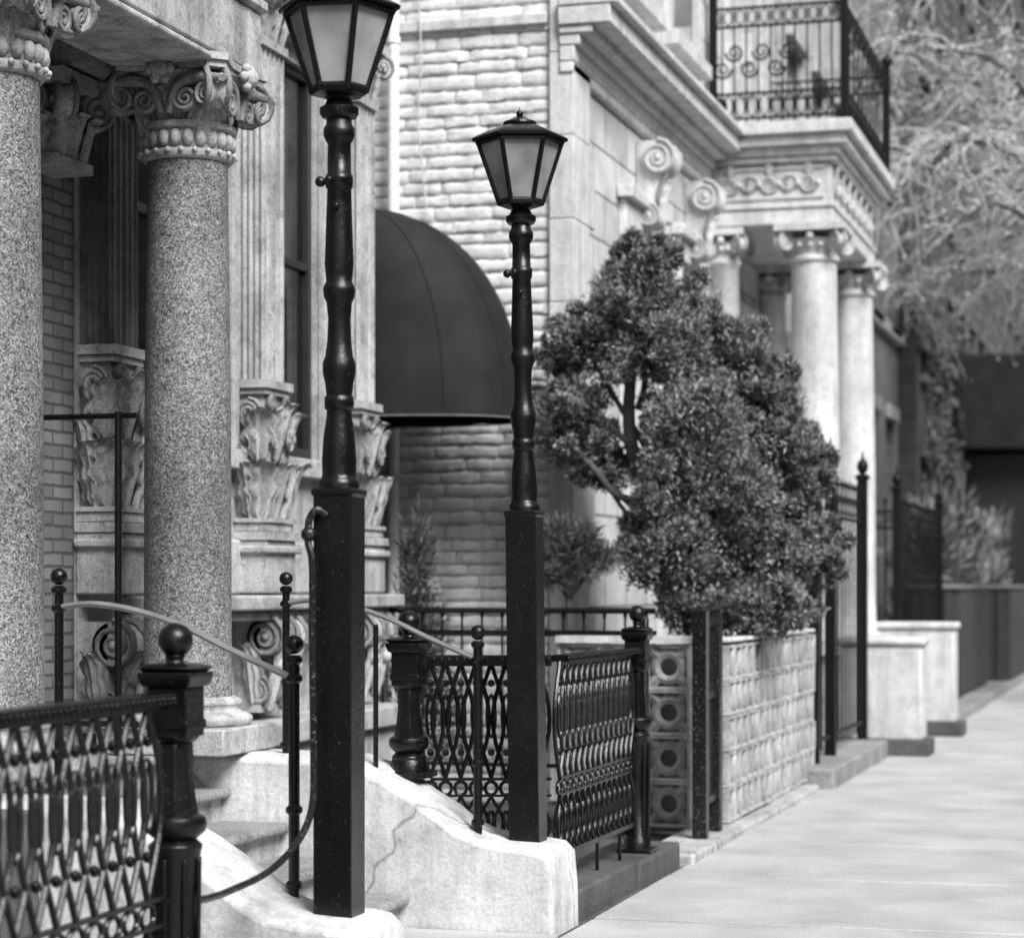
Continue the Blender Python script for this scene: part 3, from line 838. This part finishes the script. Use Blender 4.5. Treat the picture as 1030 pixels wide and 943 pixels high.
def scroll_panel(b, p0, p1, z0, z1, scr=True, sp_=.12):
    p0 = Vector((p0[0],p0[1],0)); p1 = Vector((p1[0],p1[1],0)); L = (p1-p0).length; u = (p1-p0).normalized(); Z = Vector((0,0,1)); H = z1-z0
    for z in (z0+.06, z0+.30, z1-.18, z1): b.tube([p0+Z*z, p1+Z*z], .014, 6)
    n = max(2, round(L/sp_))
    for i in range(n+1):
        q = p0+u*L*i/n; b.tube([q+Z*z0, q+Z*z1], .009, 5)
        if i < n: b.ell(q+u*L/n*.5+Z*(z0+.18), u, .045, .10, .008, 12, 5); b.ell(q+u*L/n*.5+Z*(z1-.09), u, .04, .07, .008, 10, 5)
    if scr:
        for i in range(3):
            c = p0+u*(.18+i*.26)+Z*(z0+H*.55)
            for sg in (-1,1): b.spiral(c+u*sg*.06+Z*.08*sg, u*sg, Z, .09, .014, 1.8, pi)
b = B()
rx0, rx1, ry0, ry1 = XB+.05, -2.98, 21.66, 25.0
scroll_panel(b, (rx0,ry0), (rx1,ry0), 6.02, 7.14); scroll_panel(b, (rx1,ry0), (rx1,ry1), 6.02, 7.14, False, .33); scroll_panel(b, (rx0,ry1), (rx1,ry1), 6.02, 7.14, False, .2)
for x, y in ((rx0+.03,ry0),(rx1,ry0),(rx1,ry1)):
    b.sq([(6.02,.035),(7.25,.035)], x, y); b.ball((x,y,7.3), .06)
mk(b, 'balcony_railing', IRONF, pb)
b = B(); b.lathe([(6.03,.09),(6.05,.06),(6.12,.05),(6.2,.09),(6.27,.08),(6.3,.03)], -4.2, 21.72, 12); mk(b, 'urn', IRONF, pb)
b = B()
for yy in (22.55, 24.35): b.box(XB+.004, XB+.16, yy, yy+.14, 6.025, 9.1)
b.box(XB+.004, XB+.26, 22.4, 24.6, 9.1, 9.35)
mk(b, 'balcony_door_surround', FRAMEW, pb, bevel=.01)

# ---------------------------------------------------------------- farther row houses
def rowhouse(name, x, y0, y1, h, m, wy, wz, trim=STONE, ww=1.1, side=None):
    e = root(name, (x-3, (y0+y1)/2, 0))
    wins = []
    n = max(1, round((y1-y0)/wy)); st_ = (y1-y0)/n
    z = wz[0]
    while z + wz[1] < h-1:
        for i in range(n):
            c = y0 + (i+.5)*st_; wins.append((c-ww/2, c+ww/2, z, z+wz[1]))
        z += wz[2]
    b = B(); b.box(-18, x-.3, y0+.01, y1-.01, -.1, h); b.box(x-.3, x-.002, y0+.01, y0+.2, 0, h); mk(b, 'core_walls', side or m, e, smooth=False)
    b = B(); skin(b, x, y0+.01, y1-.01, 0, h, wins); mk(b, 'front', m, e, smooth=False)
    windows(e, x, wins, .15, FRAMEW)
    b = B()
    for a, c, d, f in wins:
        b.box(x+.003, x+.12, a-.12, c+.12, d-.14, d-.003); b.box(x+.003, x+.09, a-.12, c+.12, f+.003, f+.22)
    for z0, z1, o in ((h-.5,h-.3,.15),(h-.3,h-.1,.45),(h-.1,h,.55)): b.box(x-.2, x+o, y0+.02, y1-.02, z0+.002, z1)
    b.box(x+.002, x+.12, y0+.02, y1-.02, 5.6, 5.8)
    mk(b, 'sills_and_cornice', trim, e, bevel=.01)
    return e
rowhouse('brownstone_house', -4.25, 25.65, 31.5, 14.5, STONE, 1.9, (2.2,2.1,3.6))
rowhouse('brownstone_house', -4.4, 31.5, 38.5, 15, BRKM, 2.3, (2.2,2.1,3.6))
rowhouse('apartment_building', -4.1, 38.5, 58, 19, BRKD, 2.6, (2.0,1.8,3.2), STONED)
rowhouse('apartment_building', -4.0, 58, 90, 24, BRKD, 3, (2.0,1.8,3.2), STONED)
rowhouse('apartment_building', -4.0, 90, 140, 30, BRKD, 3, (2.0,1.8,3.2), STONED)
for i, (y0, y1, h) in enumerate(((-30,-8,12),(-8,12,13),(12,34,12),(34,70,14))):
    e = root('row_house', (17, (y0+y1)/2, 0))
    b = B(); b.box(15.2, 26, y0+.02, y1-.02, -.2, h)
    mk(b, 'walls', BRKM, e, smooth=False)
    b = B(); gl = B(); y = y0+1
    while y < y1-2:
        z = 1.5
        while z < h-3: gl.box(15.14, 15.196, y+.08, y+1.12, z+.08, z+1.92); b.box(15.08, 15.19, y-.1, y+1.3, z-.15, z-.005); b.box(15.08,15.19,y-.1,y+1.3,z+2.0,z+2.2); z += 3.5
        y += 2.4
    b.box(14.8, 15.19, y0+.02, y1-.02, h-.6, h-.05)
    mk(gl, 'windows', GLASS, e, smooth=False); mk(b, 'trim', STONE, e)
cn = root('building_canopy', (-3, 47, 4))
b = B(); b.box(-4.08, -2.0, 45, 50, 4.25, 6.1); mk(b, 'canvas', CANV, cn, bevel=.05)
b = B()
for x, y in ((-2.1,45.1),(-2.1,49.9)): b.tube([(x,y,0),(x,y,4.3)], .06, 8)
mk(b, 'poles', IRONF, cn)
b = B(); b.box(-4.09,-2.6,45.6,50,.1,4.2); mk(b, 'canopy_shade_box', WOOD, cn, bevel=.02)  # dark box added to stand for the shade beneath the canopy

# ---------------------------------------------------------------- lattice masonry wall
lw = root('lattice_block_wall', (-2.85, 16.4, 0))
b = B()
def block(b, c, u, s, rr=.024):
    c = Vector(c); u = Vector(u); Z = Vector((0,0,1)); nn = u.cross(Z)
    h = s/2; t = .018
    for sg in (-1,1):
        b.extr([c+u*sg*h-Z*h-nn*.045, c+u*sg*h+Z*h-nn*.045, c+u*sg*(h-t)+Z*(h-t)-nn*.045, c+u*sg*(h-t)-Z*(h-t)-nn*.045], nn*.09)
        b.extr([c+Z*sg*h-u*h-nn*.045, c+Z*sg*h+u*h-nn*.045, c+Z*sg*(h-t)+u*(h-t)-nn*.045, c+Z*sg*(h-t)-u*(h-t)-nn*.045], nn*.09)
    b.ell(c, u, h*.60, h*.60, rr, 14, 6)
    for a in range(4):
        d = u*math.cos(pi/4+a*pi/2)+Z*math.sin(pi/4+a*pi/2)
        b.tube([c+d*h*.66, c+d*h*1.25], rr*1.15, 6)
s = .232
for i in range(16):
    for j in range(5):
        block(b, (-2.82+R.uniform(-.008,.008), 14.72+s*(i+.5), .06+s*(j+.5)+R.uniform(-.003,.003)), (0,1,0), s-.005, .026)
mk(b, 'pierced_blocks', BLOCK, lw, ang=50)
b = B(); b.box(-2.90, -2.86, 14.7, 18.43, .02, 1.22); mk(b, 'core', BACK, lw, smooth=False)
b = B(); b.box(-2.9,-2.77,14.71,18.43,1.236,1.262); mk(b, 'coping', STONEW, lw, bevel=.008)
b = B()
for i in range(3):
    for j in range(4):
        block(b, (-2.98-.295*(i+.5), 14.5, .05+.295*(j+.5)), (1,0,0), .292, .033)
b.box(-3.87, -2.97, 14.42, 14.58, 1.236, 1.28)
mk(b, 'return_blocks', BLOCK, lw, ang=50)
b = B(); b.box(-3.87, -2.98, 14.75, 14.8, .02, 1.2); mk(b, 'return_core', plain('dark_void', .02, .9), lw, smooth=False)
gt = root('gate_posts', (-2.8, 14.0, 0))
b = B()
b.sq([(.02,.05),(1.44,.05),(1.45,.058),(1.47,.058),(1.49,.02)], -2.80, 14.32); b.sq([(.02,.045),(1.44,.045),(1.45,.052),(1.47,.05)], -2.79, 13.85)
for z in (.25,.9,1.35): b.box(-2.83,-2.77,13.9,14.27,z,z+.05)
b.box(-2.81,-2.79,13.9,14.27,.25,1.35)
mk(b, 'iron_posts', IRON2, gt, bevel=.005)

# ---------------------------------------------------------------- picket fences
def picket(name, pts, z0, z1, sp_=.1, posts=(), r=.011, pz=None, mat_=IRONF, curls=False):
    e = root(name, (pts[0][0], pts[0][1], z0)); b = B(); Z = Vector((0,0,1))
    for a, c in zip(pts[:-1], pts[1:]):
        a = Vector((*a,0)); c = Vector((*c,0)); L = (c-a).length; u = (c-a).normalized(); n = round(L/sp_)
        nn = Vector((-u.y,u.x,0))
        for z in (z0+.08, z1-.18, z1-.36):
            b.extr([a+nn*.014+Z*z, c+nn*.014+Z*z, c-nn*.014+Z*z, a-nn*.014+Z*z], (0,0,.028))
        for i in range(n):
            q = a+u*(i+.5)*L/n
            b.tube([q+Z*z0, q+Z*(z1-.06)], r, 5)
            b.tube([q+Z*(z1-.08), q+Z*(z1-.05), q+Z*z1], [r, r*2, .002], 5)
            if curls: b.ell(q+u*sp_*.5+Z*(z1-.25), u, sp_*.38, .06, .007, 10, 4)
    mk(b, 'pickets', mat_, e)
    b = B()
    for x, y in posts:
        t = (pz or z1)
        b.sq([(z0-.1,.045),(t-.25,.045),(t-.24,.06),(t-.2,.06),(t-.19,.03)], x, y); b.ball((x,y,t-.12), .055, 12, 8, 1.3); b.tube([(x,y,t-.07),(x,y,t+.03)], [.02,.004], 6)
    mk(b, 'posts', mat_, e, bevel=.005)
picket('tall_spiked_fence', [(-2.8,18.6),(-2.8,21.55)], .24, 2.55, .24, [(-2.8,18.55),(-2.8,19.5),(-2.8,21.6)], .011, 2.85, IRONF, True)
picket('tall_spiked_fence', [(-3.7,25.45),(-2.92,25.45),(-2.92,30.2)], .2, 2.6, .30, [(-2.92,25.45),(-2.92,30.2)], .013, 2.9, IRONF, True)
picket('yard_fence', [(-5.3,14.9),(-3.3,14.9)], .3, 1.46, .14, [], .008, None, IRON)
b = B(); b.tube([(-5.3,14.86,1.44),(-3.3,14.86,1.44)], .02, 8); b.tube([(-5.3,14.86,1.28),(-3.3,14.86,1.28)], .014, 8); mk(b, 'yard_rail', IRON)
PL = plain('dark_planter_paint', .035, .55); PLR = plain('planter_rim', .16, .6)
def planter(x0, x1, y0, y1, z1):
    e = root('planter_box', ((x0+x1)/2, y0, 0)); b = B()
    b.box(x0, x1, y0, y1, .10, z1-.05)
    y = y0+.05
    while y < y1-.1:
        b.box(x1+.002, x1+.03, y, y+.17, .16, z1-.09); y += .3
    x = x0+.04
    while x < x1-.08: b.box(x, x+.09, y0-.025, y0-.002, .16, z1-.09); x += .14
    mk(b, 'slatted_sides', PL, e, bevel=.006)
    b = B(); b.box(x0-.03, x1+.05, y0-.05, y1+.03, z1-.048, z1+.01); mk(b, 'rim', PLR, e, bevel=.008)
planter(-3.35, -2.72, 30.6, 35.6, 1.62)
planter(-3.1, -2.45, 36.4, 44.4, 1.62)

# ---------------------------------------------------------------- vegetation
def cloud(blobs, L, Wd, upb=.5, rnd=.6, shell=.62, seed=1, lump=.2):
    rs = np.random.RandomState(seed)
    V = []; F = []; MI = []; off = 0
    for c, rad, n in blobs:
        c = np.array(c); rad = np.array(rad)
        d = rs.normal(size=(n,3)); d /= np.linalg.norm(d, axis=1)[:,None]
        K = rs.normal(size=(5,3))*3.2; phs = rs.uniform(0, 6.28, 5)
        lum = sum(np.sin(d@K[i]+phs[i]) for i in range(5))/2.2
        K2 = rs.normal(size=(4,3))*8; lum2 = sum(np.sin(d@K2[i]+phs[i]) for i in range(4))/2
        rr = shell + (1-shell)*rs.uniform(0, 1, n)**.6
        rr = rr*(1+lump*lum+.12*lum2)
        P = c + d*rad*rr[:,None]
        ax = d + np.array([0,0,upb]) + rs.normal(size=(n,3))*rnd; ax /= np.linalg.norm(ax, axis=1)[:,None]
        sd = np.cross(ax, rs.normal(size=(n,3))); sd /= np.linalg.norm(sd, axis=1)[:,None]
        l = (L*rs.uniform(.6,1.4,n))[:,None]; w = (Wd*rs.uniform(.6,1.4,n))[:,None]
        q = np.stack([P - ax*l*.3, P+sd*w*.5+ax*l*.2, P+ax*l*.7, P-sd*w*.5+ax*l*.2], 1).reshape(-1,3)
        V.append(q); F.append(np.arange(4*n).reshape(n,4)+off); off += 4*n
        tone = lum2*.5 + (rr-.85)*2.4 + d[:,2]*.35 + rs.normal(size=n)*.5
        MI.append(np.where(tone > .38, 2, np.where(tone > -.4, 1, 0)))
    return np.concatenate(V), np.concatenate(F), np.concatenate(MI)
def mkcloud(name, parent, V, F, MI, mats):
    me = bpy.data.meshes.new(name); me.from_pydata(V.tolist(), [], F.tolist())
    for m in mats: me.materials.append(m)
    me.polygons.foreach_set('material_index', MI.astype(np.int32)); me.update()
    o = bpy.data.objects.new(name, me); sc.collection.objects.link(o)
    o.parent = parent; o.matrix_parent_inverse = Matrix.Translation(parent.location).inverted()
    return o
TX, TY = -3.27, 15.9
tr = root('pruned_cypress_tree', (TX, TY, 0))
rv = Vector((.9608,.2773,0)); fv = Vector((-.2773,.9608,0)); T0 = Vector((TX,TY,0)); K = .937
pads = [(-.41,3.74,0,.38,.34),(-.32,4.06,.05,.26,.26),(-.76,3.46,.1,.34,.27),(-.20,3.38,-.1,.44,.33),(-.02,3.66,.1,.28,.28),(-.97,3.36,.1,.18,.16),
        (.28,3.34,.2,.34,.31),(.60,3.04,.2,.28,.27),(.40,2.98,.1,.28,.24),(-.90,2.82,.1,.34,.36),(-.64,2.50,.2,.24,.22),(.02,2.76,-.3,.41,.34),(-.12,2.36,-.3,.36,.30),
        (.68,2.62,.1,.35,.32),(.90,2.44,.1,.22,.22),(.32,2.28,-.2,.38,.32),(.70,2.20,.1,.24,.22),(-.22,1.84,-.3,.38,.35),(.30,1.84,-.1,.38,.35),(.70,1.84,0,.29,.27),
        (.98,1.82,.1,.22,.28),(.54,1.44,-.2,.35,.25),(.05,1.46,-.1,.36,.25)]
pads = [(a*K, 1.6+(z-1.6)*K, d, p*K, q*K) for a, z, d, p, q in pads]
blobs = []; cores = B()
for s_, z, dp, rx, rz in pads:
    c = T0 + rv*s_ + fv*dp + Vector((0,0,z))
    blobs.append((tuple(c), (rx*.92, rx*.92, rz*.92), int(4600*(rx/.34)**2)))
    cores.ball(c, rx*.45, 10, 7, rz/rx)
    for _ in range(14):
        a = R.uniform(0, 2*pi); e_ = R.uniform(-.6, 1.3); k = R.uniform(.8, 1.1)
        o = Vector((math.cos(a)*math.cos(e_)*rx*k, math.sin(a)*math.cos(e_)*rx*k, math.sin(e_)*rz*k))
        q = R.uniform(.15, .32)
        blobs.append((tuple(c+o), (rx*q, rx*q, rz*q), 420))
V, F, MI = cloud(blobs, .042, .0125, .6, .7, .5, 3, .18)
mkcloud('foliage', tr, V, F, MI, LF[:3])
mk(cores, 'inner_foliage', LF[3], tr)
b = B()
def br(P, r0, r1, k=4):
    q = cat(P, k); n = len(q); b.tube(q, [r0+(r1-r0)*i/(n-1) for i in range(n)], 8)
def TP(s_, z, d=0): return T0 + rv*s_ + fv*d + Vector((0,0,z))
br([TP(.3,-.02),TP(.26,.5),TP(.12,1.1),TP(-.05,1.8,.05),TP(-.33,2.3,.05),TP(-.44,2.75),TP(-.40,3.3),TP(-.32,3.7)], .085, .03)
for s_, z, d, rx, rz in pads:
    zz = max(.7, z-.75); t = min(1, zz/3.2); q0 = .25-.7*t
    br([TP(q0, zz), TP((q0+s_)/2+.05, zz+.22, d*.5-.05), TP(s_, z-.1, d)], .03, .012)
br([TP(-.38,2.2),TP(-.55,2.26,-.1),TP(-.68,2.42,-.1),TP(-.80,2.55)], .03, .02)
mk(b, 'trunk_and_limbs', BARK, tr)
sp2 = root('standard_pine', (-4.0, 15.3, 0))
V, F, MI = cloud([((-4.0,15.3,1.82),(.25,.24,.20),1500),((-4.22,15.25,1.76),(.17,.16,.13),700),((-3.8,15.3,1.78),(.18,.17,.13),700),((-4.05,15.25,1.98),(.15,.14,.11),500),((-3.88,15.25,1.96),(.12,.11,.1),400),((-4.12,15.2,1.66),(.14,.13,.09),400)], .085, .007, .5, .5, .1, 9, .2)
mkcloud('needles', sp2, V, F, MI, [LF[0],LF[1],LF[1]])
b = B(); b.tube(cat([(-4.0,15.3,-.02),(-3.98,15.3,.6),(-4.01,15.3,1.2),(-4.0,15.3,1.8)]), .024, 8)
for k in range(7):
    a = k*.9; b.tube([(-4.0,15.3,1.5),(-4.0+.2*math.cos(a),15.3+.2*math.sin(a),1.8)], [.014,.006], 5)
mk(b, 'stem', BARK, sp2)
sh = root('dwarf_spruce', (-5.1, 15.2, 0))
V, F, MI = cloud([((-5.1,15.25,1.2),(.24,.22,.5),1800),((-5.1,15.25,1.75),(.13,.13,.40),900),((-5.05,15.25,.7),(.32,.22,.4),1600)], .08, .012, .8, .5, .3, 11, .2)
mkcloud('needles', sh, V, F, MI, [LF[0],LF[0],LF[1]])
b = B(); b.tube([(-5.1,15.25,-.02),(-5.1,15.25,1.9)], [.03,.008], 6); mk(b, 'stem', BARK, sh)
fs_ = root('yard_shrubs', (-3.4, 34, 0))
bl = []
for k in range(18):
    y = 30.8+k*.8; bl.append(((-3.3+R.uniform(-.3,.3), y, R.uniform(1.2,2.5)), (.45,.5,R.uniform(.4,.8)), 700))
V, F, MI = cloud(bl, .24, .03, 1.2, .5, .2, 21, .2); mkcloud('leaves', fs_, V, F, MI, LF[:3])
iv = root('wall_ivy', (-4.1, 39.5, 3))
bl = [((-4.0+R.uniform(0,.1), 38.6+R.uniform(0,7), R.uniform(1.8,7)), (.12,.8,.9), 300) for _ in range(16)]
V, F, MI = cloud(bl, .11, .07, -.4, .8, .1, 23, .2); mkcloud('leaves', iv, V, F, MI, [LF[0],LF[0],LF[1]])
wt = root('weeping_cherry_tree', (.9, 31, 0))
b = B()
def tub(P, r0, r1, k=4, n=7):
    q = cat(P, k); m = len(q); b.tube(q, [r0+(r1-r0)*i/(m-1) for i in range(m)], n); return q
tub([(.9,31,-.05),(.95,31,1.5),(.8,31.1,3.2),(.7,31,4.6)], .24, .17)
limbs = []
for k in range(24):
    y = 31 + R.uniform(-3, 8); x = R.uniform(-4.0, 2.2) if k > 13 else R.uniform(-3.75,-1.7)
    h = R.uniform(6.0, 11.5)
    limbs.append(tub([(.7,31,R.uniform(3.8,4.6)), ((.7*2+x)/3+R.uniform(-.3,.3), (31*2+y)/3, 6.4+R.uniform(-.5,.5)), ((.7+x*2)/3, (31+y*2)/3, h-.3), (x, y, h), (x-.5, y+R.uniform(-.5,.5), h-.3)], .055, .014))
mk(b, 'trunk_and_limbs', BARK, wt)
b = B(); pts_l = []
for k in range(1400):
    lb = limbs[R.randrange(14)] if R.random() < .75 else R.choice(limbs)
    p = lb[R.randint(len(lb)//3, len(lb)-1)].copy()
    d = Vector((R.uniform(-1,1), R.uniform(-1,1), R.uniform(-.4,.8))); P = [p.copy()]
    ln = R.uniform(.8, 3.0); m = 9
    for i in range(m):
        p = p + d*ln/m*.7; d = d*.86 + Vector((R.uniform(-.42,.42), R.uniform(-.42,.42), R.uniform(-.36,.05))); P.append(p.copy())
    b.tube(P, [.016-.009*i/m for i in range(len(P))], 4); pts_l += P[3:]
mk(b, 'twigs', TWIG, wt)
bl = [(tuple(p), (.12,.12,.12), 2) for p in pts_l]
V, F, MI = cloud(bl, .06, .035, -.2, 1, .0, 31, 0); mkcloud('blossom', wt, V, F, MI, [TWIG, BLOS, BLOS])

# ---------------------------------------------------------------- light & camera
w = bpy.data.worlds.new('World'); sc.world = w; w.use_nodes = True
nt = w.node_tree; bg = nt.nodes['Background']
sky = nt.nodes.new('ShaderNodeTexSky'); sky.sky_type = 'NISHITA'; sky.sun_disc = False
EL, AZ = math.radians(45), math.radians(132)
sky.sun_elevation = EL; sky.sun_rotation = AZ; sky.dust_density = 4.0
bw = nt.nodes.new('ShaderNodeRGBToBW'); nt.links.new(sky.outputs[0], bw.inputs[0]); nt.links.new(bw.outputs[0], bg.inputs[0])
bg.inputs[1].default_value = .15
sl = bpy.data.lights.new('sun', 'SUN'); sl.energy = 5.0; sl.angle = math.radians(26); sl.color = (1, 1, 1)
so = bpy.data.objects.new('sun', sl); sc.collection.objects.link(so)
dv = Vector((math.sin(AZ)*math.cos(EL), math.cos(AZ)*math.cos(EL), math.sin(EL)))
so.rotation_euler = dv.to_track_quat('Z', 'Y').to_euler(); so.location = dv*30
cam = bpy.data.cameras.new('camera'); co = bpy.data.objects.new('camera', cam); sc.collection.objects.link(co)
co.location = (0, 0, 1.6); co.rotation_euler = (math.radians(90), 0, math.radians(16.1))
cam.sensor_width = 36; cam.lens = 80.4; cam.shift_y = .115; cam.clip_end = 600; cam.clip_start = .1
cam.dof.use_dof = True; cam.dof.focus_distance = 9.8; cam.dof.aperture_fstop = 2.3
sc.camera = co
sc.view_settings.view_transform = 'Standard'; sc.view_settings.look = 'None'; sc.view_settings.exposure = 0
